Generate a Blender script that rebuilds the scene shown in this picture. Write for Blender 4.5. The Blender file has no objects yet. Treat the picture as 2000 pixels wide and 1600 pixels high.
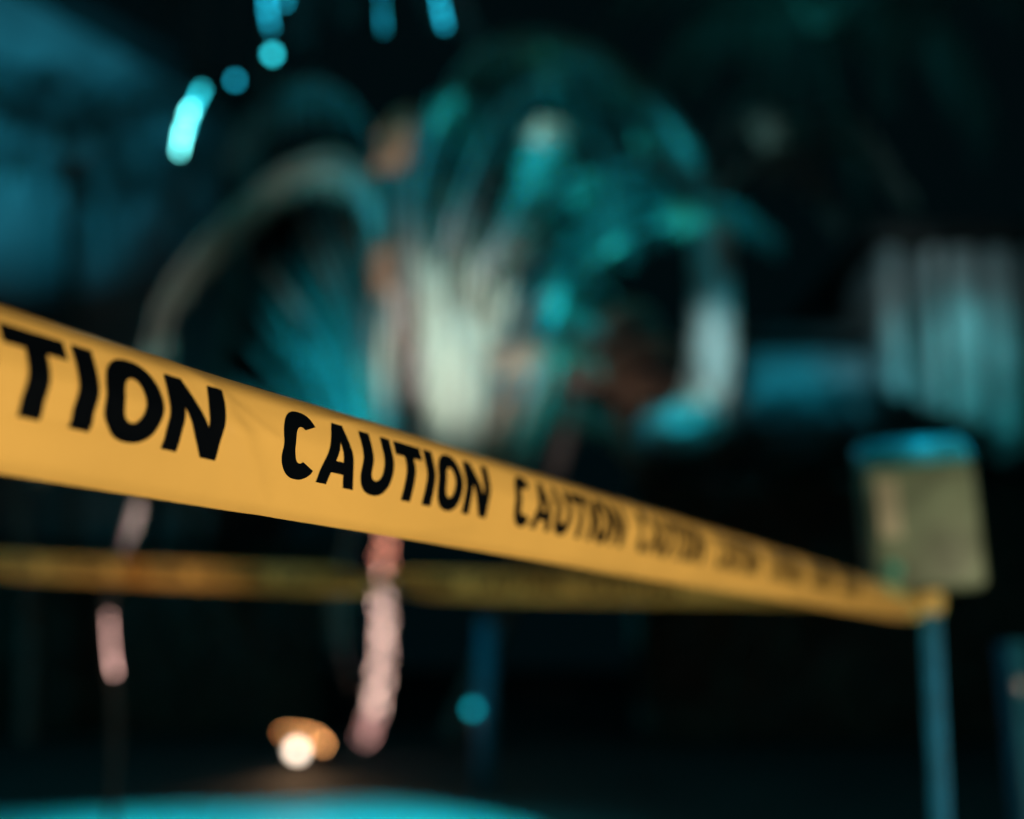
import bpy, bmesh, math, random
from mathutils import Vector, Matrix
random.seed(7)
R = math.radians
S = bpy.context.scene
COL = S.collection

# ---------------------------------------------------------------- camera
CAM_H = 0.85
PITCH = math.atan(490 / 2778.0)
FPX = 2778.0                      # focal length in pixels of the 2000 px wide frame
cd = bpy.data.cameras.new('camera')
cd.sensor_width = 36.0
cd.lens = 50.0
cd.clip_start = 0.02
cd.clip_end = 400.0
cd.dof.use_dof = True
cd.dof.focus_distance = 0.83
cd.dof.aperture_fstop = 2.5
cam = bpy.data.objects.new('camera', cd)
COL.objects.link(cam)
cam.location = (0, 0, CAM_H)
cam.rotation_euler = (R(90) + PITCH, 0, 0)
S.camera = cam
FW = Vector((0, math.cos(PITCH), math.sin(PITCH)))
UP = Vector((0, -math.sin(PITCH), math.cos(PITCH)))
RT = Vector((1, 0, 0))
EYE = Vector((0, 0, CAM_H))


def P(x, y, d):
    """the place seen at pixel (x, y) of the photograph, d metres away along the lens axis"""
    return EYE + d * (FW + RT * ((x - 1000) / FPX) + UP * ((800 - y) / FPX))


def G(x, y, z=0.0):
    """the same on the ground"""
    r = FW + RT * ((x - 1000) / FPX) + UP * ((800 - y) / FPX)
    t = (z - CAM_H) / r.z
    return EYE + r * t


# ---------------------------------------------------------------- world
W = bpy.data.worlds.new('World')
S.world = W
W.use_nodes = True
wn = W.node_tree
bg = wn.nodes['Background']
sky = wn.nodes.new('ShaderNodeTexSky')
sky.sky_type = 'NISHITA'
sky.sun_disc = False
sky.sun_elevation = R(-5)
sky.sun_rotation = R(200)
bg.inputs[1].default_value = 0.05
wn.links.new(sky.outputs[0], bg.inputs[0])
bg2 = wn.nodes.new('ShaderNodeBackground')          # faint teal ambient added to the night sky to lift the blacks
bg2.inputs[0].default_value = (0.10, 0.78, 1.0, 1)
bg2.inputs[1].default_value = 0.0035
ad = wn.nodes.new('ShaderNodeAddShader')
wn.links.new(bg.outputs[0], ad.inputs[0])
wn.links.new(bg2.outputs[0], ad.inputs[1])
wn.links.new(ad.outputs[0], wn.nodes['World Output'].inputs[0])
S.view_settings.view_transform = 'Standard'
S.view_settings.look = 'None'
S.view_settings.exposure = 0
S.view_settings.gamma = 1
S.cycles.use_denoising = True
S.cycles.max_bounces = 4
S.cycles.diffuse_bounces = 2
S.cycles.glossy_bounces = 2
S.cycles.caustics_reflective = False
S.cycles.caustics_refractive = False
S.cycles.sample_clamp_indirect = 4


# ---------------------------------------------------------------- lights (coloured garden floodlights, plus unseen fill spots added)
def spot(name, loc, target, power, col, angle, blend=0.6, size=0.05):
    l = bpy.data.lights.new(name, 'SPOT')
    l.energy = power
    l.color = col
    l.spot_size = R(angle)
    l.spot_blend = blend
    l.shadow_soft_size = size
    o = bpy.data.objects.new(name, l)
    COL.objects.link(o)
    o.location = loc
    o.rotation_euler = (Vector(target) - Vector(loc)).to_track_quat('-Z', 'Y').to_euler()
    return o


CYAN = (0.02, 0.72, 0.80)
TEAL = (0.0, 0.44, 0.66)
BLUE = (0.0, 0.32, 0.60)
WARM = (1.0, 0.62, 0.36)
PALE = (1.0, 0.94, 0.88)
# low warm source out of view beside the camera that lights the tape
pl = bpy.data.lights.new('tape_warm_light', 'AREA')
pl.shape = 'DISK'
pl.size = 0.9
pl.energy = 98
pl.color = (1.0, 0.79, 0.56)
po = bpy.data.objects.new('tape_warm_light', pl)
COL.objects.link(po)
po.location = (2.35, -0.45, 0.20)
po.rotation_euler = (P(900, 950, 1.0) - po.location).to_track_quat('-Z', 'Y').to_euler()
D = 13.0
spot('palm_uplight_pale', G(900, 1500) + Vector((0, -4.6, 0.2)), P(897, 600, D), 2500, (0.97, 0.95, 1.0), 18, 1.0)
spot('palm_flood_teal', P(1700, 1380, 9.0), P(1150, 400, D), 2800, TEAL, 50, 1.0)
spot('palm_flood_cyan', P(1330, 1440, 9.5), P(1150, 510, D), 1500, CYAN, 15, 1.0)
for i_, (x_, y_, p_, a_) in enumerate(((1185, 480, 6500, 5.0), (1095, 570, 6000, 6.0), (1320, 290, 2600, 6.0), (885, 240, 3800, 5.5))):
    spot('blotch_fill_cyan', P(1500 - i_ * 70, 1450, 9.0), P(x_, y_, D - .6), p_, CYAN, a_, 1.0)  # narrow unseen spots added to make cyan blotches in the crown
spot('blotch_fill_pale', P(1100, 1440, 9.8), P(1062, 235, D - 1.0), 1600, (0.9, 1.0, .92), 5.0, 1.0)  # unseen spot added for one pale blotch
spot('garden_fill_teal', (-7.0, 3.0, 8.0), (2.0, 14.0, 0.5), 1000, (0.0, 0.72, 0.95), 100, 0.8)  # unseen fill added to lift the blacks across the garden
spot('palm_flood_left', P(300, 1460, 10.0), P(680, 650, D), 2300, TEAL, 32, 1.0)
spot('palm_uplight_warm', P(500, 1440, 9.5), P(610, 320, D - .7), 430, (0.95, 0.90, 0.86), 16, 1.0)
spot('arch_leg_fill', P(250, 1440, 9.5), P(305, 570, D - .7), 240, (0.95, 0.95, 0.92), 16, 1.0)  # unseen spot added to brighten the left leg of the arch
spot('brown_palm_fill', P(1060, 1150, 13.0), P(1150, 760, 16.0), 150, (1.0, 0.80, 0.80), 40, 1.0)  # unseen spot added to lift the brown fronds
spot('seed_fill_amber', P(640, 1440, 11.0), P(775, 280, D - 1.2), 950, (1.0, 0.72, 0.58), 8, 1.0)  # narrow unseen spot added to bring out the tan cluster
spot('seed_fill_rose', P(700, 1440, 11.0), P(748, 520, D - 1.1), 110, (1.0, 0.76, 0.74), 9, 1.0)  # narrow unseen spot added to bring out the pinkish cluster
spot('house_flood_blue', P(-900, 300, 15.5), P(10, 200, 24.0), 4300, (0.02, 0.36, 0.54), 44, 1.0)
spot('corner_palm_fill', P(1300, 500, 21.0), P(1560, 100, 27.0), 900, CYAN, 60, 1.0)  # unseen fill added so the corner crown shows
spot('wall_flood_cyan', P(1250, -200, 11.0), P(1560, 800, 20.0), 3600, (0.02, 0.62, 0.85), 20, 1.0)
spot('wall_flood_cyan_right', P(1750, -200, 12.0), P(1880, 730, 20.4), 2200, CYAN, 17, 1.0)
spot('wall_flood_grey', P(1000, -300, 12.0), P(1790, 600, 20.4), 1500, (0.62, 0.95, 1.0), 20, 1.0)
spot('trunk_flood_pale', P(1650, -200, 11.0), P(1375, 740, 19.0), 2100, (0.80, 1.0, 1.0), 13, 1.0)
spot('trunk_flood_cyan', P(1150, -200, 11.0), P(1335, 850, 18.6), 9000, CYAN, 9, 1.0)
spot('ground_flood_cyan', (-1.4, 5.9, 3.4), G(560, 1640), 1150, (0.0, 0.66, 0.84), 56, 1.0)
spot('post_flood_blue', (3.3, 1.3, 0.5), P(1850, 1560, 2.92), 300, (0.0, 0.60, 0.72), 17, 0.6)
spot('hood_flood_blue', (1.5, 3.5, 3.4), P(1800, 890, 2.95), 210, (0.0, 0.52, 0.80), 12, 0.8)
spot('stem_fill', P(360, 1350, 4.5), P(268, 1015, 4.9), 330, (1.0, 0.84, 0.84), 13, 1.0)  # unseen spot added to brighten the top of the stem
spot('far_tape_fill', P(100, 1500, 2.9), P(200, 1110, 4.6), 30, (1.0, .46, .26), 50, 1.0)  # unseen spot added to brighten the left of the far tape
spot('garden_spot_beam', P(580, 1450, 10.9), G(600, 1540), 26, (1.0, 0.55, 0.28), 80, 1.0)


# ---------------------------------------------------------------- materials
def mat(name, col, rough=0.6, emit=None, strength=0.0, noise=None, metallic=0.0, spec=0.5, bump=None, trans=0.0):
    m = bpy.data.materials.new(name)
    m.use_nodes = True
    nt = m.node_tree
    b = nt.nodes['Principled BSDF']
    b.inputs['Base Color'].default_value = (*col, 1)
    b.inputs['Roughness'].default_value = rough
    b.inputs['Metallic'].default_value = metallic
    b.inputs['Specular IOR Level'].default_value = spec
    if emit:
        b.inputs['Emission Color'].default_value = (*emit, 1)
        b.inputs['Emission Strength'].default_value = strength
    tc = nt.nodes.new('ShaderNodeTexCoord')
    if noise:
        scale, amt = noise
        n = nt.nodes.new('ShaderNodeTexNoise')
        n.inputs['Scale'].default_value = scale
        n.inputs['Detail'].default_value = 5
        nt.links.new(tc.outputs['Object'], n.inputs['Vector'])
        r = nt.nodes.new('ShaderNodeValToRGB')
        r.color_ramp.elements[0].position = 0.35
        r.color_ramp.elements[1].position = 0.68
        r.color_ramp.elements[0].color = (*[c * (1 - amt) for c in col], 1)
        r.color_ramp.elements[1].color = (*[min(1, c * (1 + amt * .6)) for c in col], 1)
        nt.links.new(n.outputs['Fac'], r.inputs[0])
        nt.links.new(r.outputs[0], b.inputs['Base Color'])
    if bump:
        scale, amt, dist = bump
        n = nt.nodes.new('ShaderNodeTexNoise')
        n.inputs['Scale'].default_value = scale
        n.inputs['Detail'].default_value = 4
        nt.links.new(tc.outputs['Object'], n.inputs['Vector'])
        bp = nt.nodes.new('ShaderNodeBump')
        bp.inputs['Strength'].default_value = amt
        bp.inputs['Distance'].default_value = dist
        nt.links.new(n.outputs['Fac'], bp.inputs['Height'])
        nt.links.new(bp.outputs[0], b.inputs['Normal'])
    return m


M = {
    'tape': mat('yellow_plastic_film', (0.86, 0.55, 0.135), 0.36, noise=(7, 0.07), spec=0.35, bump=(55, 0.10, 0.004)),
    'print': mat('black_print', (0.0015, 0.003, 0.005), 0.3, spec=0.12),  # blue tint in the ink stands for cyan reflections
    'ground': mat('dark_lawn_soil', (0.012, 0.018, 0.014), 0.95, noise=(1.5, 0.5), bump=(14, 0.5, 0.05)),
    'paving': mat('pale_paving', (0.42, 0.42, 0.40), 0.75, noise=(0.9, 0.3), bump=(30, 0.3, 0.01)),
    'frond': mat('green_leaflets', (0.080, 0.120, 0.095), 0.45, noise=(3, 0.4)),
    'frond_pale': mat('young_and_lit_pale_leaflets', (0.36, 0.42, 0.30), 0.5, noise=(3, 0.3)),
    'frond_dead': mat('dry_tan_leaflets', (0.26, 0.16, 0.09), 0.7, noise=(3, 0.3)),
    'rib': mat('pale_midrib', (0.60, 0.54, 0.46), 0.55),
    'bark': mat('grey_brown_bark', (0.15, 0.12, 0.10), 0.85, noise=(10, 0.4), bump=(30, 0.7, 0.02)),
    'bark_dark': mat('dark_unlit_bark', (0.045, 0.035, 0.028), 0.85, noise=(10, 0.4)),  # shade put into the bark colour of unlit trunks
    'bark_pale': mat('smooth_pale_bark', (0.42, 0.38, 0.33), 0.7, noise=(4, 0.2), bump=(12, 0.4, 0.02)),
    'leaf': mat('dark_hedge_leaves', (0.018, 0.032, 0.018), 0.6, noise=(2, 0.5)),
    'leaf_mid': mat('bush_leaves', (0.08, 0.13, 0.13), 0.5, noise=(2, 0.5)),
    'leaf_silver': mat('silver_bush_leaves', (0.30, 0.35, 0.38), 0.5, noise=(2, 0.3)),
    'stucco': mat('rough_stucco', (0.36, 0.36, 0.35), 0.9, noise=(0.7, 0.3), bump=(25, 0.4, 0.02)),
    'roof': mat('dark_roof', (0.025, 0.022, 0.02), 0.8, noise=(2, 0.4)),
    'batten': mat('weathered_pale_boards', (0.46, 0.46, 0.45), 0.8, noise=(1.4, 0.45)),
    'board_back': mat('shade_grey_wall_boards', (0.14, 0.15, 0.15), 0.85, noise=(1.1, 0.4)),  # darkened to put the shade between the ribs into the colour
    'glass_dark': mat('dark_window_glass', (0.01, 0.012, 0.014), 0.12),
    'box': mat('grey_green_box_paint', (0.24, 0.34, 0.22), 0.5, noise=(9, 0.45)),
    'box_hood': mat('scuffed_lit_hood_paint', (0.04, 0.36, 0.36), 0.45, noise=(24, 0.35)),  # teal base colour carries the cyan light on the hood
    'metal': mat('cyan_lit_steel', (0.005, 0.17, 0.27), 0.5, noise=(20, 0.25)),  # cyan light on the posts put into the base colour
    'dark_metal': mat('black_metal', (0.02, 0.02, 0.022), 0.5, metallic=0.3),
    'wood': mat('rough_stake_wood', (0.22, 0.17, 0.12), 0.85, noise=(30, 0.35)),
    'cord': mat('dark_cord', (0.015, 0.02, 0.015), 0.6),
}


def glow(name, col, s):
    return mat(name, (0.02, 0.02, 0.02), 0.4, emit=col, strength=s)


# ---------------------------------------------------------------- helpers
def tag(o, label, cat, group=None):
    o['label'] = label
    o['category'] = cat
    if group:
        o['group'] = group
    return o


def obj(name, bm, m, parent=None, smooth=True):
    me = bpy.data.meshes.new(name)
    bm.to_mesh(me)
    bm.free()
    me.materials.append(m)
    if smooth:
        for p in me.polygons:
            p.use_smooth = True
    o = bpy.data.objects.new(name, me)
    COL.objects.link(o)
    if parent:
        o.parent = parent
        o.matrix_parent_inverse = Matrix.Translation(-parent.location)
    return o


def empty(name, loc, label, cat, group=None):
    o = bpy.data.objects.new(name, None)
    COL.objects.link(o)
    o.location = loc
    return tag(o, label, cat, group)


def tube(bm, pts, rads, n=12, cap=True):
    pts = [Vector(p) for p in pts]
    if not isinstance(rads, (list, tuple)):
        rads = [rads] * len(pts)
    rings = []
    for i, p in enumerate(pts):
        a = pts[max(i - 1, 0)]
        b = pts[min(i + 1, len(pts) - 1)]
        t = (b - a).normalized()
        s = t.cross(Vector((0, 1, 0)))
        if s.length < .05:
            s = t.cross(Vector((1, 0, 0)))
        s.normalize()
        u = s.cross(t)
        rings.append([bm.verts.new(p + (s * math.cos(2 * math.pi * k / n) + u * math.sin(2 * math.pi * k / n)) * rads[i]) for k in range(n)])
    for i in range(len(rings) - 1):
        for k in range(n):
            bm.faces.new((rings[i][k], rings[i][(k + 1) % n], rings[i + 1][(k + 1) % n], rings[i + 1][k]))
    if cap:
        bm.faces.new(rings[0][::-1])
        bm.faces.new(rings[-1])


def box(bm, c, size, bev=0.0, rot=None):
    r = bmesh.ops.create_cube(bm, size=1)
    vs = r['verts']
    mtx = Matrix.Diagonal((*size, 1))
    if rot:
        mtx = rot.to_4x4() @ mtx
    bmesh.ops.transform(bm, matrix=Matrix.Translation(c) @ mtx, verts=vs)
    if bev:
        es = list({e for v in vs for e in v.link_edges})
        bmesh.ops.bevel(bm, geom=es, offset=bev, segments=3, affect='EDGES', profile=0.5)


def ball(bm, c, r, sx=1, sy=1, sz=1):
    q = bmesh.ops.create_icosphere(bm, subdivisions=2, radius=r)
    bmesh.ops.transform(bm, matrix=Matrix.Translation(c) @ Matrix.Diagonal((sx, sy, sz, 1)), verts=q['verts'])


def catmull(pts, n):
    pts = [Vector(p) for p in pts]
    pp = [pts[0] * 2 - pts[1]] + pts + [pts[-1] * 2 - pts[-2]]
    out = []
    segs = len(pts) - 1
    for i in range(n + 1):
        t = i / n * segs
        k = min(int(t), segs - 1)
        f = t - k
        a, b, c, d = pp[k:k + 4]
        out.append(0.5 * ((2 * b) + (c - a) * f + (2 * a - 5 * b + 4 * c - d) * f * f + (3 * b - a - 3 * c + d) * f ** 3))
    return out


# ---------------------------------------------------------------- the setting
bm = bmesh.new()
bmesh.ops.create_grid(bm, x_segments=40, y_segments=40, size=150)
g = obj('ground', bm, M['ground'])
g['kind'] = 'structure'
# round paved terrace lit cyan, its far rim about nine metres off
bm = bmesh.new()
rim = [G(x, y + 34) for x, y in ((-900, 1600), (-500, 1578), (-200, 1566), (100, 1558), (350, 1548), (520, 1545), (640, 1536), (760, 1534), (880, 1552), (980, 1572), (1070, 1598), (1120, 1640), (1130, 1750))]
rim = catmull(rim, 60)
low = [G(1100, 2100), G(-1500, 2100), G(-1500, 1640)]
vs = [bm.verts.new((p.x, p.y, 0.03)) for p in rim + low]
f = bm.faces.new(vs)
r = bmesh.ops.extrude_face_region(bm, geom=[f])
bmesh.ops.translate(bm, vec=(0, 0, -0.06), verts=[v for v in r['geom'] if isinstance(v, bmesh.types.BMVert)])
bmesh.ops.recalc_face_normals(bm, faces=bm.faces)
t = obj('pavement', bm, M['paving'], smooth=False)
t['kind'] = 'structure'

# ---------------------------------------------------------------- caution tape
# glyphs in units of the cap height; (outline, holes)
def ell(cx, cy, rx, ry, a0, a1, n, p=2.5):
    out = []
    for i in range(n + 1):
        a = R(a0 + (a1 - a0) * i / n)
        c, s_ = math.cos(a), math.sin(a)
        out.append((cx + rx * math.copysign(abs(c) ** (2 / p), c), cy + ry * math.copysign(abs(s_) ** (2 / p), s_)))
    return out


SW, SH = 0.315, 0.24
GLYPH = {
    'C': (0.93, [ell(.5, .5, .5, .52, 38, 322, 40, 2.3) + ell(.5, .5, .5 - SW, .52 - SH, 300, 60, 40, 2.2)]),
    'A': (1.12, [[(0, 0), (.40, 1), (.72, 1), (1.12, 0), (.82, 0), (.745, .20), (.375, .20), (.30, 0)],
                 [(.445, .39), (.675, .39), (.56, .72)]]),
    'U': (1.02, [[(0, 1), (0, .40)] + ell(.5, .40, .5, .42, 180, 360, 24, 2.3) + [(1, 1), (1 - SW, 1), (1 - SW, .40)] + ell(.5, .40, .5 - SW, .42 - SH, 360, 180, 20, 2.2) + [(SW, 1)]]),
    'T': (.94, [[(0, 1), (.94, 1), (.94, 1 - SH), (.625, 1 - SH), (.625, 0), (.315, 0), (.315, 1 - SH), (0, 1 - SH)]]),
    'I': (.32, [[(0, 0), (0, 1), (.32, 1), (.32, 0)]]),
    'O': (1.0, [ell(.5, .5, .5, .52, 0, 360, 56, 2.3)[:-1], ell(.5, .5, .5 - SW, .52 - SH, 0, 360, 48, 2.2)[:-1]]),
    'N': (1.04, [[(0, 0), (0, 1), (.31, 1), (.76, .40), (.76, 1), (1.04, 1), (1.04, 0), (.74, 0), (.28, .60), (.28, 0)]]),
}
CAP = 0.0385


def word_mesh(sx=1.0):
    """flat printed word CAUTION, cut into a 3 mm grid so that it can follow the folds; x along, y up"""
    cu = bpy.data.curves.new('w', 'CURVE')
    cu.dimensions = '2D'
    cu.fill_mode = 'BOTH'
    x = 0.0
    for ch in 'CAUTION':
        wd, loops = GLYPH[ch]
        for lp in loops:
            sp = cu.splines.new('POLY')
            sp.points.add(len(lp) - 1)
            for i, (a, b) in enumerate(lp):
                sp.points[i].co = ((x + a) * CAP * sx, b * CAP, 0, 1)
            sp.use_cyclic_u = True
        x += wd + (0.02 if ch in 'CT' and False else 0.115)
    o = bpy.data.objects.new('w', cu)
    COL.objects.link(o)
    dg = bpy.context.evaluated_depsgraph_get()
    me = bpy.data.meshes.new_from_object(o.evaluated_get(dg))
    bm = bmesh.new()
    bm.from_mesh(me)
    bpy.data.objects.remove(o)
    total = (x - .115) * CAP * sx
    bmesh.ops.remove_doubles(bm, verts=bm.verts, dist=1e-6)
    k = 0.004
    while k < total:
        bmesh.ops.bisect_plane(bm, geom=bm.verts[:] + bm.edges[:] + bm.faces[:], plane_co=(k, 0, 0), plane_no=(1, 0, 0))
        k += 0.004
    k = 0.002
    while k < CAP:
        bmesh.ops.bisect_plane(bm, geom=bm.verts[:] + bm.edges[:] + bm.faces[:], plane_co=(0, k, 0), plane_no=(0, 1, 0))
        k += 0.002
    return bm, total


def make_tape(name, A, B, width, shape, label, words, nseg, gap=0.056, rows=48, thick=True):
    """A to B: the mid line; shape(s, v) -> (out, up) offsets in metres at s metres from A, v in 0 (bottom) .. 1 (top)"""
    d = (B - A)
    L = d.length
    d.normalize()
    n = Vector((d.y, -d.x, 0)).normalized()
    if n.dot(EYE - A) < 0:
        n = -n
    u = Vector((0, 0, 1))
    u = (u - d * u.dot(d)).normalized()

    def at(s, v, lift=0.0):
        o_, up_ = shape(s, v)
        return A + d * s + n * (o_ + lift) + u * up_
    bm = bmesh.new()
    grid = [[bm.verts.new(at(L * i / nseg, j / rows)) for j in range(rows + 1)] for i in range(nseg + 1)]
    for i in range(nseg):
        for j in range(rows):
            bm.faces.new((grid[i][j], grid[i + 1][j], grid[i + 1][j + 1], grid[i][j + 1]))
    t = obj(name, bm, M['tape'])
    tag(t, label, 'tape', 'strips of yellow caution tape')
    sgn = 1
    for s0, wlen in words:
        wb, tot = word_mesh(wlen / (7.04 * CAP))
        v0 = 0.305
        for vtx in wb.verts:
            s = s0 + vtx.co.x * sgn
            v = v0 + vtx.co.y / width
            vtx.co = at(s, v, 0.0005)
        obj('printed_word', wb, M['print'], t, smooth=True)
    return t


K = 0.625
def zt(x):
    return K / (1 - x / 2290.0)


def tape_pt(x):
    return P(x, 744 + (1168 - 744) / 1750.0 * x, zt(x))


T0, T1 = tape_pt(0), tape_pt(1806)
TD = (T1 - T0).normalized()
TA = T0 - TD * 1.25
TW = 0.077
def s_of(x):
    return (tape_pt(x) - TA).length


S_C = s_of(552)                        # where the sharp word starts
LT = (T1 - TA).length


def sst(a, b, x):
    t_ = min(1, max(0, (x - a) / (b - a)))
    return t_ * t_ * (3 - 2 * t_)


def shape1(s, v):
    far = sst(S_C + 0.35, LT, s)
    near = 1 - sst(1.2, 1.45, s)
    kv = 0.565 + 0.02 * math.sin(s * 9) - 0.06 * far
    w = TW * (1 - 0.18 * sst(LT - .35, LT, s))
    # soft V fold, the fold line standing proud towards the camera
    x = v - kv
    soft = 0.06
    fold = (math.sqrt(x * x + soft * soft) - soft)
    amp = 0.30 + 0.07 * math.sin(s * 6.1 + 1.0)
    up_amp = amp + 0.05 + 0.75 * far
    a = up_amp if x > 0 else amp * 1.1
    out = -TW * a * fold
    # the top edge curls away
    if v > 0.80:
        out -= TW * (1.7 + far) * (v - 0.80) ** 2 * 3.0
    if v < 0.1:
        out -= TW * 1.5 * (0.1 - v) ** 2 * 3
    out += 0.0005 * math.sin(s * 19 + v * 4) * math.sin(v * 7 + s * 3) + (0.0001 + 0.0012 * far) * math.sin(s * 73 - v * 9)
    # long stretch marks that come and go
    out += 0.00010 * math.sin(v * 34 + 4 * math.sin(s * 3.1)) * max(0, math.sin(s * 5.3 + .6)) ** 2
    for s_c, v_c, sl_, am in ((S_C - .17, .35, .05, .0012), (S_C + .09, .90, .20, .0012), (S_C + .22, .16, .15, .0013), (S_C + .42, .62, .2, .0016), (S_C - .30, .62, .2, .0010), (S_C + .75, .4, .3, .002)):
        q = (v - v_c) - (s - s_c) * sl_ * 8
        out += am * math.exp(-(q / 0.045) ** 2) * math.exp(-((s - s_c) / 0.05) ** 2)
    # diagonal crease in the gap before the sharp word
    c = (s - (S_C - 0.05)) * 0.9 + (v - 0.55) * 0.07
    out += 0.0030 * math.exp(-(c / 0.012) ** 2) * (1 - abs(v - .5))
    c2 = (s - (S_C + 0.005)) * 0.35 + (v - 0.47) * 0.075
    out += 0.0008 * math.exp(-(c2 / 0.0035) ** 2) * math.exp(-((s - S_C) / 0.10) ** 2)
    return out + 0.004, (v - 0.5) * w + 0.0045 * v * near


PER = 0.319
wl = (s_of(422) - s_of(-6)) / (1 - 3.415 / 7.04)
near_words = [(s_of(422) - wl, wl)] + [(s_of(a_), s_of(b_) - s_of(a_)) for a_, b_ in ((543, 947), (998, 1214), (1243, 1372), (1398, 1478), (1500, 1560), (1580, 1625), (1642, 1675))]
near_words += [(near_words[0][0] - .34, .26), (near_words[0][0] - .66, .26)]
near_words = [w_ for w_ in near_words if w_[0] > .02]
make_tape('caution_tape', TA, T1, TW, shape1,
          'yellow tape printed CAUTION running close past the lens from left edge to boxed post', near_words, 900)

T2A, T2B = P(-420, 1078, 5.2), P(1812, 1168, 3.1)
L2 = (T2B - T2A).length


def shape2(s, v):
    k = s / L2
    x = v - 0.5
    tw = 0.95 * math.exp(-((k - .645) / .03) ** 2) + .75 * sst(.66, .92, k)
    out = x * 0.075 * tw - 0.02 * x * x + 0.003 * math.sin(s * 11 + v * 3)
    return out, x * 0.075 * math.sqrt(1 - min(.9, tw * tw)) - 0.02 * math.sin(math.pi * k)


make_tape('caution_tape', T2A, T2B, 0.075, shape2,
          'blurred second strip of yellow tape stretched level behind the near one', [(.1 + k * PER, .262) for k in range(int((L2 - .35) / PER))], 260, rows=8)

# ---------------------------------------------------------------- posts
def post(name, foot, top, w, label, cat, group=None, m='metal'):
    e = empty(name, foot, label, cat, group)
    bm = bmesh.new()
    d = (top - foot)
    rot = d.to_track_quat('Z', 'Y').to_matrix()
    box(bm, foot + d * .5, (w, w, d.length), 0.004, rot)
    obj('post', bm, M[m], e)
    return e


# post with the box: leans a little
PB = 2.95
pt, pb_ = P(1812, 1120, PB), P(1838, 1640, PB - 0.05)
dirp = (pb_ - pt).normalized()
foot = pt + dirp * (pt.z / -dirp.z)
e = post('box_post', foot, pt, 0.036, 'post coloured as if lit cyan, carrying a rounded grey green box where both tapes end', 'post', 'tape posts')
t_ = (T1.z + .004 - foot.z) / (pt.z - foot.z)
wc = foot.lerp(pt, t_)
bm = bmesh.new()
NW = 40
ring = []
for i in range(NW * 2 + 1):
    a_ = 2 * math.pi * i / NW + .4
    rr = .0275 + .0012 * i / NW + .0012 * math.sin(a_ * 5)
    z0 = .006 * math.sin(a_ * .5 + 1)
    ring.append([bm.verts.new(wc + Vector((math.cos(a_) * rr, math.sin(a_) * rr, z0 + (k_ - 3) * .0062 * (1 + .15 * math.sin(a_ * 3))))) for k_ in range(7)])
for i in range(NW * 2):
    for k_ in range(6):
        bm.faces.new((ring[i][k_], ring[i + 1][k_], ring[i + 1][k_ + 1], ring[i][k_ + 1]))
tag(obj('tape_wrap', bm, M['tape']), 'turns of yellow tape wound tight round the post under the box', 'tape', 'strips of yellow caution tape')
c = P(1796, 1032, PB)
bw, bh, bd = 0.224, 0.262, 0.12
rz = Matrix.Rotation(R(-4), 3, 'Z') @ Matrix.Rotation(R(-3.5), 3, 'Y')
bm = bmesh.new()
# housing with rounded upright corners
box(bm, c, (bw, bd, bh), 0.018, rz)
obj('housing', bm, M['box'], e)
# sloping hood
bm = bmesh.new()
hw = bw / 2 - .002
prof = [(-bd / 2 - .012, 0), (-bd / 2 - .012, .006), (-bd / 2 + .045, .062), (bd / 2 + .01, .062), (bd / 2 + .01, 0)]
a = [bm.verts.new((-hw, y, z)) for y, z in prof]
b = [bm.verts.new((hw, y, z)) for y, z in prof]
bm.faces.new(a)
bm.faces.new(b[::-1])
for i in range(5):
    bm.faces.new((a[i], b[i], b[(i + 1) % 5], a[(i + 1) % 5]))
bmesh.ops.recalc_face_normals(bm, faces=bm.faces)
bmesh.ops.bevel(bm, geom=[x for x in bm.edges], offset=0.012, segments=3, affect='EDGES')
bmesh.ops.transform(bm, matrix=Matrix.Translation(c) @ rz.to_4x4() @ Matrix.Translation((0, 0, bh / 2 - .004)), verts=bm.verts)
obj('hood', bm, M['box_hood'], e)


def on_box(name, x, z, r, m, sz=1.0, depth=.012):
    bm = bmesh.new()
    p0 = c + rz @ Vector((x, -bd / 2 + .004, z))
    p1 = c + rz @ Vector((x, -bd / 2 - depth, z))
    tube(bm, [p0, p1], [r, r * .9], 24)
    return obj(name, bm, m, e)


on_box('lock_plate', -.005, .03, .032, mat('grey_lock_paint', (0.13, 0.16, 0.15), 0.5), depth=-.0025)
on_box('reflector', -.075, -.085, .017, mat('teal_reflector', (0.05, 0.55, 0.42), 0.3))
bm = bmesh.new()
box(bm, c + rz @ Vector((-.072, -bd / 2 - .003, .04)), (.045, .008, .12), .003, rz)
obj('label_plate', bm, mat('pale_plate', (0.52, 0.52, 0.36), 0.5, noise=(30, .2)), e)

# right hand post cut by the frame edge
p_t, p_b = P(1975, 1255, 3.4), P(2012, 1640, 3.3)
dirq = (p_b - p_t).normalized()
foot2 = p_t + dirq * (p_t.z / -dirq.z)
e2 = post('box_post', foot2, p_t, 0.055, 'metal post coloured as if lit cyan, leaning at the right edge beyond the boxed post', 'post', 'tape posts')
bm = bmesh.new()
ball(bm, P(1992, 1338, 3.34), .016, 1, .6, 1.3)
obj('bolt_cap', bm, mat('bright_cap', (0.6, 0.62, 0.62), 0.25, metallic=.5), e2)

# stake that holds the near tape beyond the left edge (outside the frame), and the far one
for A_, lab in ((TA, 'wooden stake holding the near end of the close tape'), (T2A, 'wooden stake holding the left end of the far tape')):
    ft = Vector((A_.x, A_.y, 0))
    post('tape_stake', ft, Vector((A_.x, A_.y, A_.z + .12)) + Vector((-.0, .0, 0)), 0.04, lab, 'stake', 'tape stakes', 'wood')


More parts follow.
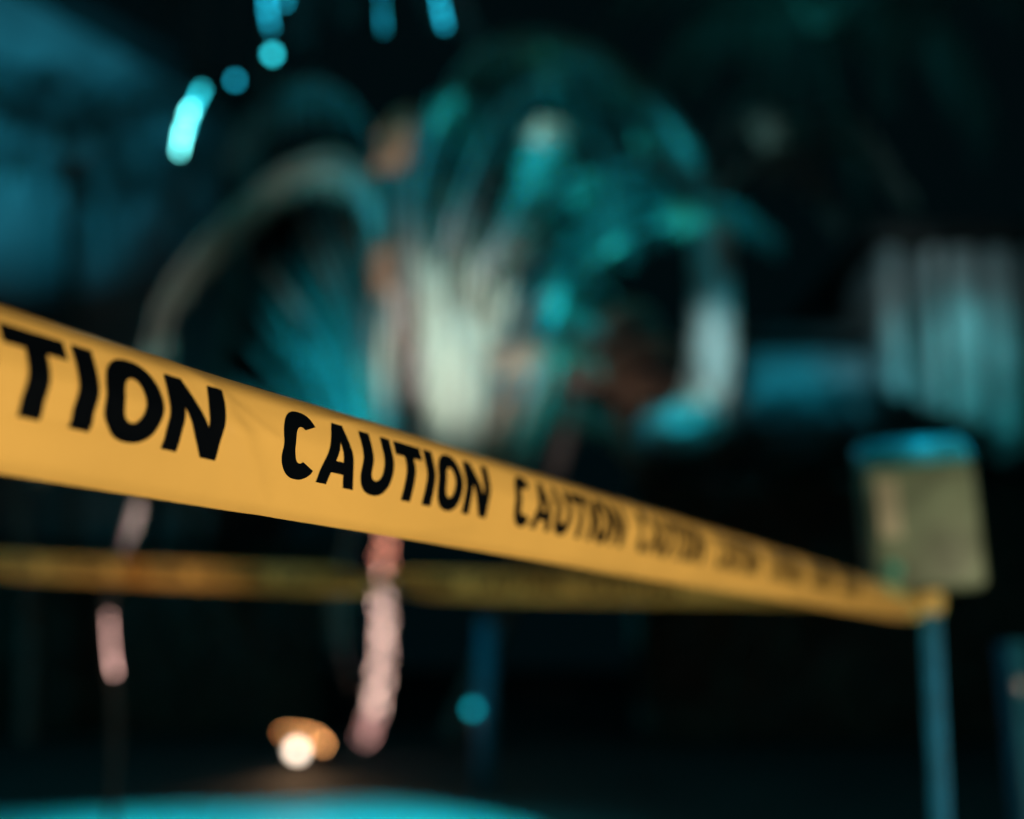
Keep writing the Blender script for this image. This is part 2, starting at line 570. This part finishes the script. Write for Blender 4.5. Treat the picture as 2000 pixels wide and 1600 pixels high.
# ---------------------------------------------------------------- palms
def frond(root, path, leaf_len, m='frond', n=46, hang=0.75, rib=0.014, start=0.22, rib_mat='rib', spread=1.0, ribs=True):
    pts = catmull(path, 40)
    N = len(pts) - 1
    bm = bmesh.new()
    for i in range(n):
        k = start + (1 - start) * (i + .5) / n
        f_ = k * N
        a = int(f_)
        p = pts[a].lerp(pts[min(a + 1, N)], f_ - a)
        t_ = (pts[min(a + 1, N)] - pts[max(a - 1, 0)]).normalized()
        side0 = t_.cross(Vector((0, 0, 1)))
        if side0.length < .15:
            side0 = Vector((0, 1, 0)).cross(t_)
        side0.normalize()
        for sg in (-1, 1):
            side = side0 * sg
            ln = leaf_len * (0.45 + .75 * math.sin(math.pi * min(1, .12 + k * .88))) * random.uniform(.8, 1.12)
            d0 = (side * spread + t_ * 0.75 + Vector((random.uniform(-.15, .15), random.uniform(-.15, .15), random.uniform(-.1, .2)))).normalized()
            d1 = (d0 * .7 + Vector((0, 0, -1)) * hang * random.uniform(.7, 1.2)).normalized()
            d2 = (d1 * .7 + Vector((0, 0, -1)) * hang).normalized()
            wv = t_.cross(d0).cross(d0)
            if wv.length < .1:
                wv = t_
            wv = wv.normalized() * 0.016 * random.uniform(.8, 1.3)
            q0 = p
            q1 = q0 + d0 * ln * .3
            q2 = q1 + d1 * ln * .35
            q3 = q2 + d2 * ln * .35
            v = [bm.verts.new(x) for x in (q0 - wv * .4, q0 + wv * .4, q1 - wv, q1 + wv, q2 - wv * .8, q2 + wv * .8, q3)]
            bm.faces.new((v[0], v[1], v[3], v[2]))
            bm.faces.new((v[2], v[3], v[5], v[4]))
            bm.faces.new((v[4], v[5], v[6]))
    o = obj('frond', bm, M[m], root, smooth=False)
    if ribs:
        bm = bmesh.new()
        tube(bm, pts, [rib * (1 - .75 * i / N) for i in range(N + 1)], 6)
        ro = obj('midrib', bm, M[rib_mat], root)
        mi = ro.matrix_world.copy()
        ro.parent = o
        ro.matrix_parent_inverse = Matrix.Identity(4)
    return o


def fix_child(o):
    pass


def trunk(root, path, r0, r1, m='bark', rings=60):
    pts = catmull(path, rings)
    bm = bmesh.new()
    tube(bm, pts, [(r0 + (r1 - r0) * i / rings) * (1 + .06 * (i % 2)) for i in range(rings + 1)], 18)
    return obj('trunk', bm, M[m], root)


def px(path):
    return [P(*q) for q in path]


base = G(704, 1474)
Dm = base.y * math.cos(PITCH) - (CAM_H) * math.sin(PITCH)
D = Dm
pm = empty('palm_tree', base, 'main palm with string lights on its slender curved trunk and big arching fronds', 'palm', 'palm trees')
crown = P(775, 900, D)
trunk(pm, [base, P(735, 1380, D), P(752, 1250, D), P(750, 1100, D), crown], .075, .062)
cx_, cy_ = 780, 890


def fp(*pts, dd=0.0, ds=0.0):
    """pixel path from the crown; depth drifts by dd over its length"""
    n_ = len(pts)
    out = [P(cx_, cy_, D)]
    for i, (a_, b_) in enumerate(pts):
        out.append(P(a_, b_, D + dd * (i + 1) / n_ + ds))
    return out


# the large arch on the left, its lit tone put into pale leaflets
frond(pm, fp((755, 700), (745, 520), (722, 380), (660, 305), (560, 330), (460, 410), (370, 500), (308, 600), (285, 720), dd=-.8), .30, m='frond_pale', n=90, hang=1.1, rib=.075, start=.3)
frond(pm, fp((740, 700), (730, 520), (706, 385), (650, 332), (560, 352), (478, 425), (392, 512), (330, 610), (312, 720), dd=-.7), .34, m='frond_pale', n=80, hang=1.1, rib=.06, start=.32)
frond(pm, fp((700, 820), (600, 760), (480, 780), (400, 880), (330, 980), dd=.6), .5, n=40, hang=.9, rib=.014)
# stiff fan leaves standing on the crown
def fan_leaf(base_px, tips, m, depth, w=.032, bw_=40, bend=0, seed=1, dspread=.5):
    random.seed(seed)
    bm = bmesh.new()
    n = len(tips)
    for i, (x, y) in enumerate(tips):
        dd = depth + dspread * math.sin(i * 2.3)
        bx_ = base_px[0] + bw_ * (2 * i / max(1, n - 1) - 1)
        b0 = P(bx_, base_px[1], D + depth)
        tip = P(x + random.uniform(-6, 6), y + random.uniform(-25, 25), D + dd)
        mid = P((bx_ * .45 + x * .55) + bend, base_px[1] * .45 + y * .55, D + (depth + dd) / 2)
        pts = catmull([b0, mid, tip], 10)
        a_ = None
        for q, p in enumerate(pts):
            k_ = q / 10
            ww = w * (0.35 + 1.1 * math.sin(math.pi * min(.97, k_ * .8 + .15))) * (1 if k_ < .9 else .35)
            t_ = (pts[min(q + 1, 10)] - pts[max(q - 1, 0)]).normalized()
            sd = t_.cross(Vector((random.uniform(-.2, .2) if q == 0 else 0, 1, .2))).normalized()
            v = (bm.verts.new(p - sd * ww), bm.verts.new(p + Vector((0, .25 * ww, 0))), bm.verts.new(p + sd * ww))
            if a_:
                bm.faces.new((a_[0], a_[1], v[1], v[0]))
                bm.faces.new((a_[1], a_[2], v[2], v[1]))
            a_ = v
    return obj('fan_leaf', bm, M[m], pm, smooth=False)


def arc(x0, y0, x1, y1, n, lift):
    return [(x0 + (x1 - x0) * t / (n - 1), y0 + (y1 - y0) * t / (n - 1) - lift * math.sin(math.pi * t / (n - 1))) for t in range(n)]


fan_leaf((752, 960), arc(470, 560, 705, 390, 10, 40), 'frond', -.7, w=.032, bw_=26, bend=22, seed=3)
fan_leaf((765, 980), arc(400, 720, 600, 520, 5, 30), 'frond', -.2, bend=16, seed=4)
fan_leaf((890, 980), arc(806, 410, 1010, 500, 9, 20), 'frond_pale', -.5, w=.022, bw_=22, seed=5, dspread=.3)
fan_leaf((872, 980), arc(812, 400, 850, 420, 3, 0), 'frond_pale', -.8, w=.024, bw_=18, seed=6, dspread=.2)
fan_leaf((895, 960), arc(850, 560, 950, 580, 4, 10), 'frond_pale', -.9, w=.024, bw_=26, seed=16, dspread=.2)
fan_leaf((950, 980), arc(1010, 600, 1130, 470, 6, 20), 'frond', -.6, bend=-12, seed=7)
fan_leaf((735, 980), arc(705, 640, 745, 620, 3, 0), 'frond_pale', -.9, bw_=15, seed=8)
fan_leaf((960, 960), arc(1000, 760, 1120, 660, 4, 20), 'frond_dead', -.9, seed=9)
# hanging seed clusters
M['seed'] = mat('tan_seed_strands', (0.42, 0.27, 0.16), 0.7, noise=(20, .3))
M['seed_brown'] = mat('brown_seed_strands', (0.20, 0.12, 0.075), 0.7, noise=(20, .3))


def seed_cluster(x, y, w, h, m, depth, n=70, lean=0):
    bm = bmesh.new()
    top = P(x + lean, y - h * .6, D + depth)
    cr = P(cx_, cy_, D)
    mid = cr.lerp(top, .55) + Vector((0, 0, .25))
    tube(bm, catmull([cr, mid, top], 14), .014, 6)
    for _ in range(n):
        ex = P(x + random.gauss(0, w * .3) - lean * .6, y + h * random.uniform(-.2, .55), D + depth + random.uniform(-.12, .12))
        tube(bm, [top, top.lerp(ex, .5) + Vector((random.uniform(-.03, .03), 0, .05)), ex], [.006, .010, .012], 5)
    return obj('seed_cluster', bm, M[m], pm)


random.seed(8)
seed_cluster(775, 275, 44, 110, 'seed', -1.3, lean=28)
seed_cluster(748, 520, 40, 120, 'seed', -1.2)
seed_cluster(868, 385, 60, 60, 'seed_brown', -1.3)
seed_cluster(1350, 430, 110, 60, 'seed_brown', -1.1)
seed_cluster(1050, 700, 120, 70, 'seed', -1.3, lean=30)
# one low frond hanging down left of the trunk
frond(pm, fp((725, 930), (690, 1010), (668, 1120), (664, 1240), (690, 1350), dd=-.5), .22, n=40, hang=.8, rib=.02)
# fronds that rise and arch
frond(pm, fp((790, 640), (800, 420), (835, 280), (890, 190), (950, 240), dd=-.8), .6, n=44, hang=.9, rib=.02)
frond(pm, fp((830, 640), (900, 380), (990, 200), (1100, 170), (1180, 300), (1200, 480), dd=-1.0), .7, n=56, hang=1.0, rib=.02)
frond(pm, fp((850, 620), (960, 300), (1080, 130), (1220, 160), (1330, 280), (1390, 420), dd=.7), .65, n=56, hang=1.0, rib=.016)
frond(pm, fp((860, 700), (980, 480), (1120, 350), (1260, 330), (1350, 420), (1400, 540), dd=-.5), .7, n=56, hang=.9, rib=.02)
frond(pm, fp((880, 740), (1000, 580), (1140, 450), (1290, 400), (1420, 400), (1520, 470), dd=.4), .6, n=52, hang=.8, rib=.016)
frond(pm, fp((880, 780), (1000, 660), (1080, 560), (1130, 520), (1170, 560), dd=-1.2), .55, n=46, hang=.9, rib=.02)
frond(pm, fp((860, 800), (960, 720), (1030, 640), (1120, 600), (1180, 640), dd=-.8), .5, n=40, hang=.8, rib=.02)
frond(pm, fp((810, 660), (770, 420), (700, 220), (600, 160), (500, 230), (440, 330), dd=1.2), .6, n=48, hang=.9, rib=.012)
frond(pm, fp((800, 600), (820, 350), (900, 130), (1040, 70), (1180, 110), (1280, 220), dd=1.4), .6, n=48, hang=.9, rib=.012, m='frond_dead')
frond(pm, fp((870, 650), (1000, 420), (1050, 300), (1070, 240), (1100, 260), dd=-1.4), .4, n=36, hang=.6, rib=.02, m='frond_pale')
frond(pm, fp((900, 800), (1000, 740), (1070, 690), (1120, 680), (1180, 720), dd=-1.0), .35, n=36, hang=.6, rib=.03, m='frond_dead')
frond(pm, fp((900, 850), (1000, 800), (1100, 780), (1190, 820), (1240, 880), dd=.3), .5, n=40, hang=.9, rib=.014, m='frond_dead')
frond(pm, fp((770, 600), (760, 400), (770, 310), (790, 240), (800, 210), dd=-1.3), .16, n=30, hang=.5, rib=.03, m='frond_dead', start=.7)
frond(pm, fp((1000, 640), (1200, 480), (1310, 430), (1380, 410), (1440, 440), dd=-1.2), .3, n=30, hang=.6, rib=.03, m='frond_dead', start=.6)


def small_palm(base_px, d, crown_px, r, nfr, reach, label, seed, m='frond', tilt=0.0, bark='bark', leaf=.45):
    random.seed(seed)
    b0 = P(*base_px, d)
    b0 = Vector((b0.x, b0.y, 0))
    c0 = P(*crown_px, d)
    root = empty('palm_tree', b0, label, 'palm', 'palm trees')
    midp = b0.lerp(c0, .5) + Vector((r, 0, 0))
    trunk(root, [b0, midp, c0], r, r * .8, bark)
    for i in range(nfr):
        a = 2 * math.pi * i / nfr + random.uniform(-.2, .2)
        el = random.uniform(.1, 1.1)
        o = Vector((math.cos(a), math.sin(a), 0))
        L = reach * random.uniform(.8, 1.15)
        pth = [c0, c0 + o * L * .3 + Vector((0, 0, L * .35 * el + .1)), c0 + o * L * .7 + Vector((0, 0, L * .45 * el)),
               c0 + o * L + Vector((0, 0, L * (.45 * el - .45)))]
        frond(root, pth, leaf * reach / 1.8, m=m, n=34, hang=.9, rib=.012, start=.15)
    return root


small_palm((120, 1290), 20.5, (140, 330), .12, 18, 3.0, 'blue lit palm spreading in front of the left house wall', 44)
small_palm((1900, 1290), 27, (1600, 60), .13, 18, 4.6, 'dim palm whose drooping crown fills the top right corner', 3, bark='bark_dark')
small_palm((1950, 1290), 20, (2050, -60), .13, 14, 3.2, 'dark palm beside the ribbed wall at far right', 5)
small_palm((60, 1290), 15, (30, 900), .08, 12, 1.9, 'low dark palm in front of the blue lit house', 9)
small_palm((300, 1290), 19, (560, -150), .12, 14, 3.0, 'tall dark palm rising out of the picture above the big arch', 12)
small_palm((880, 1290), 16, (1130, 760), .11, 12, 1.6, 'short brown palm standing right behind the main one', 15, m='frond_dead')

# slender curved palm stem at left that crosses behind the far tape
dl = 4.9
sb = P(226, 1420, dl)
sbase = Vector((sb.x, sb.y, 0))
sp_ = empty('palm_tree', sbase, 'thin young palm stem curving up behind the far tape at left', 'palm', 'palm trees')
trunk(sp_, [sbase, P(226, 1420, dl), P(216, 1300, dl), P(212, 1180, dl), P(240, 1080, dl), P(270, 980, dl), P(270, 900, dl)], .012, .019, 'bark_dark')
for i, (tx, ty) in enumerate(((120, 860), (200, 800), (330, 790), (420, 860), (250, 760))):
    frond(sp_, [P(270, 900, dl), P(270 + (tx - 270) * .4, 830, dl + (i - 2) * .1), P(tx, ty, dl + (i - 2) * .25), P(tx + (tx - 270) * .35, ty + 70, dl + (i - 2) * .35)], .10, n=22, hang=.7, rib=.004)

# pale curved trunk behind the hedge on the right
dr = 19
pr = P(1290, 930, dr)
rb = empty('palm_tree', Vector((pr.x, pr.y, 0)), 'stout pale palm trunk bending upward behind the dark hedge', 'palm', 'palm trees')
trunk(rb, [Vector((pr.x, pr.y, 0)), pr, P(1335, 850, dr), P(1378, 770, dr), P(1392, 670, dr), P(1392, 560, dr), P(1388, 400, dr)], .40, .27, 'bark_pale')
for i in range(9):
    a = 2 * math.pi * i / 9
    o = Vector((math.cos(a), math.sin(a) * .8, 0))
    c0 = P(1388, 400, dr)
    frond(rb, [c0, c0 + o * .9 + Vector((0, 0, .8)), c0 + o * 2.0 + Vector((0, 0, .9)), c0 + o * 2.7 + Vector((0, 0, .1))], .6, n=34, hang=.8)


# ---------------------------------------------------------------- hedge and bushes
def leafy(name, c, rx, ry, rz_, n, m, label, cat, group, size=.07, seed=1, stem=True):
    random.seed(seed)
    e_ = empty(name, (c.x, c.y, 0), label, cat, group)
    bm = bmesh.new()
    for i in range(n):
        th = random.uniform(0, 2 * math.pi)
        ph = math.acos(random.uniform(-1, 1))
        rr = random.uniform(.55, 1.0) ** .6 * (1 + .18 * math.sin(th * 3 + seed) * math.cos(ph * 4))
        p = c + Vector((rx * rr * math.sin(ph) * math.cos(th), ry * rr * math.sin(ph) * math.sin(th), rz_ * rr * math.cos(ph)))
        if p.z < .02:
            continue
        q = Matrix.Rotation(random.uniform(0, 6.28), 3, 'Z') @ Matrix.Rotation(random.uniform(0, 3.14), 3, 'X')
        s_ = size * random.uniform(.6, 1.4)
        bm.faces.new([bm.verts.new(p + q @ Vector(v)) for v in ((0, -s_, 0), (s_ * .5, 0, s_ * .1), (0, s_, 0), (-s_ * .5, 0, s_ * .1))])
    obj('foliage', bm, M[m], e_, smooth=False)
    bm = bmesh.new()
    for k in range(4):
        tube(bm, [Vector((c.x, c.y, 0)), c + Vector((rx * .5 * math.cos(k * 1.6), ry * .5 * math.sin(k * 1.6), 0))], [.03, .012], 6)
    obj('stem', bm, M['bark'], e_)
    return e_


def hedge(name, x0, x1, y, h, depth, label, n, seed):
    random.seed(seed)
    e_ = empty(name, ((x0 + x1) / 2, y, 0), label, 'hedge')
    bm = bmesh.new()
    box(bm, Vector(((x0 + x1) / 2, y, h * .47)), (x1 - x0 - .3, depth * .7, h * .92), .05)
    obj('branches', bm, M['leaf'], e_)
    bm = bmesh.new()
    for i in range(n):
        x = random.uniform(x0, x1)
        f_ = random.random()
        if f_ < .7:
            p = Vector((x, y - depth / 2 + random.gauss(0, .05), random.uniform(.02, h)))
        else:
            p = Vector((x, y + random.uniform(-depth / 2, depth / 2), h + random.gauss(0, .05) + .05 * math.sin(x * 3)))
        q = Matrix.Rotation(random.uniform(0, 6.28), 3, 'Z') @ Matrix.Rotation(random.uniform(0, 3.14), 3, 'X')
        s_ = .055 * random.uniform(.6, 1.4)
        bm.faces.new([bm.verts.new(p + q @ Vector(v)) for v in ((0, -s_, 0), (s_ * .5, 0, s_ * .1), (0, s_, 0), (-s_ * .5, 0, s_ * .1))])
    obj('foliage', bm, M['leaf'], e_, smooth=False)


hy = 15.5
hx0 = P(1235, 900, hy).x
hedge('hedge', hx0, hx0 + 14, hy, .85 + 372 / FPX * hy, 1.0, 'long dark clipped hedge filling the right side behind the posts', 16000, 4)
hedge('hedge', -11, P(640, 1200, 16).x, 17.0, .85 + 210 / FPX * 17, 1.0, 'low dark hedge behind the thin young palm at left', 9000, 6)
for k, (x_, y_, d_, rx, rz_, lab) in enumerate((
        (1335, 868, 18.3, .62, .45, 'cyan lit bush wrapped round the foot of the bending pale trunk'),
        (1640, 850, 18.3, 1.5, .62, 'teal lit bush showing over the hedge below the ribbed wall'),
        (1780, 872, 18.6, 1.1, .45, 'smaller teal bush close to the ribbed wall'),
        (1530, 880, 18.0, 1.0, .6, 'leftmost teal bush beside the bending pale trunk'))):
    leafy('bush', P(x_, y_, d_), rx, .8, rz_, 2600, 'leaf_silver' if k == 0 else 'leaf_mid', lab, 'bush', 'bushes behind the hedge', seed=20 + k)

# ---------------------------------------------------------------- houses
# left house with a dark roof slope, lit blue
hd = 25.0
hl = empty('house', (P(-300, 900, hd).x, hd, 0), 'rendered house at left washed with blue light under a dark sloping roof', 'house')
x0, x1 = P(-1100, 0, hd).x, P(430, 0, hd).x
zt_l, zt_r = P(0, -60, hd).z, P(430, 200, hd).z
bm = bmesh.new()
yy = P(0, 500, hd).y
vsl = [(x0, 0), (x1, 0), (x1, zt_r), (x0 + (x1 - x0) * .45, zt_l + 2.2), (x0, zt_l)]
fr = [bm.verts.new((x, yy, z)) for x, z in vsl]
bk = [bm.verts.new((x, yy + 8, z)) for x, z in vsl]
bm.faces.new(fr)
bm.faces.new(bk[::-1])
for i in range(5):
    bm.faces.new((fr[i], bk[i], bk[(i + 1) % 5], fr[(i + 1) % 5]))
bmesh.ops.recalc_face_normals(bm, faces=bm.faces)
obj('wall', bm, M['stucco'], hl, smooth=False)
for sgn, a_, b_ in ((1, vsl[3], vsl[2]), (-1, vsl[3], vsl[4])):
    bm = bmesh.new()
    va = Vector((a_[0], yy + 3.6, a_[1]))
    vb = Vector((b_[0], yy + 3.6, b_[1]))
    dv = vb - va
    ang = math.atan2(dv.z, dv.x)
    cc = (va + vb) / 2 + dv.normalized() * .3 + Vector((0, 0, .16))
    box(bm, cc, (dv.length + .8, 9.4, .22), .02, Matrix.Rotation(-ang, 3, 'Y'))
    obj('roof', bm, M['roof'], hl, smooth=False)
for wx, wy in ((60, 850), (280, 860)):
    w0 = P(wx, wy, hd)
    bm = bmesh.new()
    for dx, dz, sx_, sz_ in ((-.55, 0, .1, 1.5), (.55, 0, .1, 1.5), (0, .75, 1.2, .1), (0, -.75, 1.3, .12), (0, 0, .06, 1.4)):
        box(bm, Vector((w0.x + dx, yy - .03, w0.z + dz)), (sx_, .12, sz_))
    wf = obj('window', bm, M['dark_metal'], hl, smooth=False)
    bm = bmesh.new()
    box(bm, Vector((w0.x, yy - .012, w0.z)), (1.1, .03, 1.46))
    pn = obj('pane', bm, M['glass_dark'], hl, smooth=False)

# right building with vertical ribs
rd = 20.5
bx0 = P(1722, 0, rd).x
by = P(0, 700, rd).y
ztop = P(1850, 478, rd).z
rbld = empty('building', (bx0 + 4, by, 0), 'pale building with upright ribs along its wall behind the hedge at right', 'building')
bm = bmesh.new()
box(bm, Vector((bx0 + 4, by + 3, ztop / 2)), (8, 6, ztop), .01)
obj('wall', bm, M['board_back'], rbld, smooth=False)
bm = bmesh.new()
box(bm, Vector((bx0 + 4.0, by + 3.3, ztop + .16)), (8.4, 7.4, .3), .02)
obj('roof', bm, M['roof'], rbld, smooth=False)
wx0, wtop = P(1440, 0, rd + .6).x, P(1500, 668, rd + .6).z
bm = bmesh.new()
box(bm, Vector(((wx0 + bx0) / 2 - .01, by + 3.2, wtop / 2)), (bx0 - wx0 - .02, 4.6, wtop), .01)
obj('low_wing', bm, mat('pale_wing_render', (0.27, 0.28, 0.28), .85, noise=(.8, .5)), rbld, smooth=False)
bm = bmesh.new()
box(bm, Vector(((wx0 + bx0) / 2 - .2, by + 3.1, wtop + .1)), (bx0 - wx0 + .3, 5.6, .18), .02)
obj('low_wing_roof', bm, M['roof'], rbld, smooth=False)
k = 0
xx = bx0 + .12
while xx < bx0 + 3.6:
    bm = bmesh.new()
    wd = random.choice((.12, .22, .34))
    box(bm, Vector((xx, by - .13, ztop / 2 - .01)), (wd, .25, ztop - .02), .008)
    obj('rib', bm, M['batten'], rbld, smooth=False)
    xx += wd + random.choice((.16, .3, .42))
    k += 1


# ---------------------------------------------------------------- lamps
def bulb_copies(root, pts, r, m, name='bulb'):
    bm = bmesh.new()
    ball(bm, Vector((0, 0, 0)), r, 1, 1, 1.15)
    me = bpy.data.meshes.new(name)
    bm.to_mesh(me)
    bm.free()
    me.materials.append(m)
    for p in pts:
        o = bpy.data.objects.new(name, me)
        COL.objects.link(o)
        o.parent = root
        o.matrix_parent_inverse = Matrix.Translation(-root.location)
        o.location = p
        o.scale = [random.choice((.8, .9, 1.0, 1.1, 1.2))] * 3


# string lights wound round the main trunk
PINK = (1.0, 0.64, 0.54)
tp = catmull([base, P(735, 1380, D), P(752, 1250, D), P(750, 1100, D), crown], 200)
sl = empty('string_light', base + Vector((0, -.1, .1)), 'string of small pink white bulbs wound round the main palm trunk', 'string light', 'string lights')
cordp, bulbs = [], []
for i in range(12, 176):
    a = i * .52
    cordp.append(tp[i] + Vector((math.cos(a) * .085, math.sin(a) * .085, 0)))
bm = bmesh.new()
tube(bm, cordp, .004, 5)
obj('cord', bm, M['cord'], sl)
random.seed(5)
for i in range(14, 175, 2):
    bulbs.append(tp[i] + Vector((random.uniform(-.065, .06), -.085, random.uniform(-.01, .01))))
bulb_copies(sl, bulbs[15:66], .0092, glow('pink_bulb_glow', PINK, 12))
bulb_copies(sl, bulbs[:15], .0092, glow('dim_pink_bulb_glow', (1.0, .5, .45), 5))
bulb_copies(sl, bulbs[66:], .0092, glow('coral_bulb_glow', (1.0, .36, .24), 11))

# the same on the thin stem
sl2 = empty('string_light', P(216, 1340, dl - .03), 'short run of pink bulbs on the thin young stem at left', 'string light', 'string lights')
sp2 = catmull([P(223, 1312, dl - .03), P(217, 1270, dl - .03), P(213, 1204, dl - .03)], 24)
bm = bmesh.new()
tube(bm, [p + Vector((.006 * math.cos(i), .006 * math.sin(i), 0)) for i, p in enumerate(sp2)], .002, 5)
obj('cord', bm, M['cord'], sl2)
bulb_copies(sl2, [sp2[i] for i in range(0, 25, 2)], .0045, glow('rose_bulb_glow', (1.0, .56, .48), 6.2))

# warm spotlight at the palm's foot
lp = G(580, 1500)
dlp = (lp - EYE).dot(FW)
gl = empty('spotlight', lp, 'warm white garden spotlight glowing on the ground left of the main trunk', 'lamp')
bm = bmesh.new()
tube(bm, [lp, lp + Vector((0, 0, .07))], .012, 8)
obj('stake', bm, M['dark_metal'], gl)
bm = bmesh.new()
hc = P(580, 1466, dlp)
tube(bm, [hc + Vector((0, .12, -.02)), hc + Vector((0, .03, 0)), hc + Vector((0, .0, 0))], [.03, .055, .058], 20)
obj('housing', bm, M['dark_metal'], gl)
bm = bmesh.new()
tube(bm, [hc + Vector((0, -.003, 0)), hc + Vector((0, -.012, 0))], [.05, .046], 20)
obj('lens', bm, glow('warm_white_glow', (1.0, .80, .62), 7.5), gl)
# rock the amber bulbs lie on
rk = P(592, 1475, dlp + .30)
bm = bmesh.new()
bmesh.ops.create_icosphere(bm, subdivisions=4, radius=1)
random.seed(2)
for v in bm.verts:
    n_ = 1 + .09 * math.sin(v.co.x * 4 + 1) * math.cos(v.co.y * 5) + .05 * math.sin(v.co.z * 9 + v.co.x * 6)
    v.co = Vector((v.co.x * .20 * n_, v.co.y * .15 * n_, v.co.z * .22 * n_))
rko = obj('rock', bm, mat('dark_rock', (0.05, 0.045, 0.04), .9, noise=(12, .5), bump=(20, .6, .02)))
rko.location = (rk.x, rk.y, .0)
tag(rko, 'dark rounded rock carrying amber bulbs behind the warm spotlight', 'rock')
# amber bulbs beside it
sl3 = empty('string_light', P(600, 1446, dlp + .1), 'short string of amber bulbs laid over the rock behind the warm spotlight', 'string light', 'string lights')
pts3 = [P(x, y, dlp + .15) for x, y in ((553, 1432), (566, 1430), (580, 1431), (594, 1433), (606, 1436), (617, 1441), (626, 1448), (631, 1455))]
bm = bmesh.new()
tube(bm, catmull(pts3, 40), .005, 5)
obj('cord', bm, M['cord'], sl3)
bulb_copies(sl3, pts3, .012, glow('amber_bulb_glow', (1.0, .42, .14), 16))

# cyan drop lights hanging high in front of the palm
CY = (0.03, 0.72, 0.85)
gcy = glow('cyan_tube_glow', CY, 7)
gcy2 = glow('dim_cyan_glow', (0.01, .36, .52), 7)
gbright = glow('bright_cyan_glow', (0.18, 1.0, .98), 13)
HD = 4.0
drops = (
    ([(395, 176), (376, 215), (360, 262)], .0035, gcy, 'dimmer upper tube of the curved cyan light above the arch'),
    ([(372, 215), (358, 262), (351, 296)], .0045, gbright, 'brightest cyan light tube drooping in front of the dark upper left'),
    ([(458, 150), (459, 157)], .0065, gcy2, 'single faint cyan drop between the two brighter lights'),
    ([(533, 98), (532, 106)], .0085, gcy, 'round cyan drop ending the hanging row near the top edge'),
    ([(520, -60), (522, 10), (529, 55)], .0034, gcy2, 'vertical cyan tube directly above the round drop'),
    ([(552, -50), (556, 5)], .003, gcy2, 'short blue tube cut off by the top edge'),
    ([(845, -60), (858, 5), (868, 50)], .0026, gcy2, 'teal tube hanging at the top edge over the palm crown'),
    ([(742, -40), (747, 20), (749, 60)], .0010, gcy2, 'faintest teal tube at the top edge, left of the palm crown'),
)
wy_ = 3.2
BR = .0062
for pp_, r_, gm, lab in drops:
    q = [P(a_, b_, HD) for a_, b_ in pp_]
    hl_ = empty('hanging_light', q[0], lab, 'hanging light', 'cyan hanging lights')
    cu_ = catmull(q, 14)
    bm = bmesh.new()
    tube(bm, cu_, .0015, 6)
    obj('tube', bm, M['cord'], hl_)
    plen = sum((cu_[i + 1] - cu_[i]).length for i in range(14))
    nb = max(1, round(plen / .017))
    bulb_copies(hl_, [cu_[-1].lerp(cu_[-1], 0) if nb == 1 else cu_[round(14 * i / (nb - 1))] + Vector((0, -.004, 0)) for i in range(nb)], BR * (r_ / .0035) ** .5, gm, 'bead')
    bm = bmesh.new()
    dtop = (cu_[0] - cu_[1]).normalized()
    tube(bm, [cu_[0], cu_[0] + dtop * .015], r_ * 1.4, 8)
    obj('cap', bm, M['dark_metal'], hl_)
    bm = bmesh.new()
    tube(bm, [cu_[0] + dtop * .015, Vector((cu_[0].x, cu_[0].y, wy_))], .0012, 5)
    obj('cord', bm, M['cord'], hl_)
# the cable they hang from
bm = bmesh.new()
ca, cb = Vector((-4, P(0, 0, HD).y, wy_ + .25)), Vector((4, P(0, 0, HD).y, wy_ + .25))
tube(bm, [ca.lerp(cb, i / 40) - Vector((0, 0, .25 * 4 * (i / 40) * (1 - i / 40))) for i in range(41)], .004, 6)
tag(obj('cable', bm, M['cord']), 'thin dark cable strung across above the frame holding the cyan lights', 'cable')

# teal bollard lamps on the lawn
def garden_lamp(xp, yt, yb, d, lamp_y, label, s1, s2, w):
    top, bot = P(xp + 8, yt, d), P(xp, yb, d)
    ft = Vector((bot.x, bot.y, 0))
    e_ = empty('garden_lamp', ft, label, 'lamp', 'teal garden lamps')
    bm = bmesh.new()
    tube(bm, [ft, Vector((top.x, top.y, top.z))], w, 14)
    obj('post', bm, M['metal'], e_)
    bm = bmesh.new()
    ball(bm, Vector((top.x, top.y, top.z)), w * 1.3, 1, 1, .5)
    obj('cap', bm, M['dark_metal'], e_)
    bm = bmesh.new()
    lc = P(xp - 22, lamp_y, d - .08)
    ball(bm, lc, .026)
    obj('lamp_globe', bm, glow('teal_globe_glow', (0.0, .50, .62), s1), e_)
    bm = bmesh.new()
    tube(bm, [Vector((lc.x, lc.y + .02, lc.z)), Vector((ft.x, ft.y, lc.z))], .008, 6)
    obj('bracket', bm, M['dark_metal'], e_)


garden_lamp(945, 1205, 1430, 9.0, 1385, 'teal lamp on a slim post standing right of the main trunk', 3.0, 1, .06)
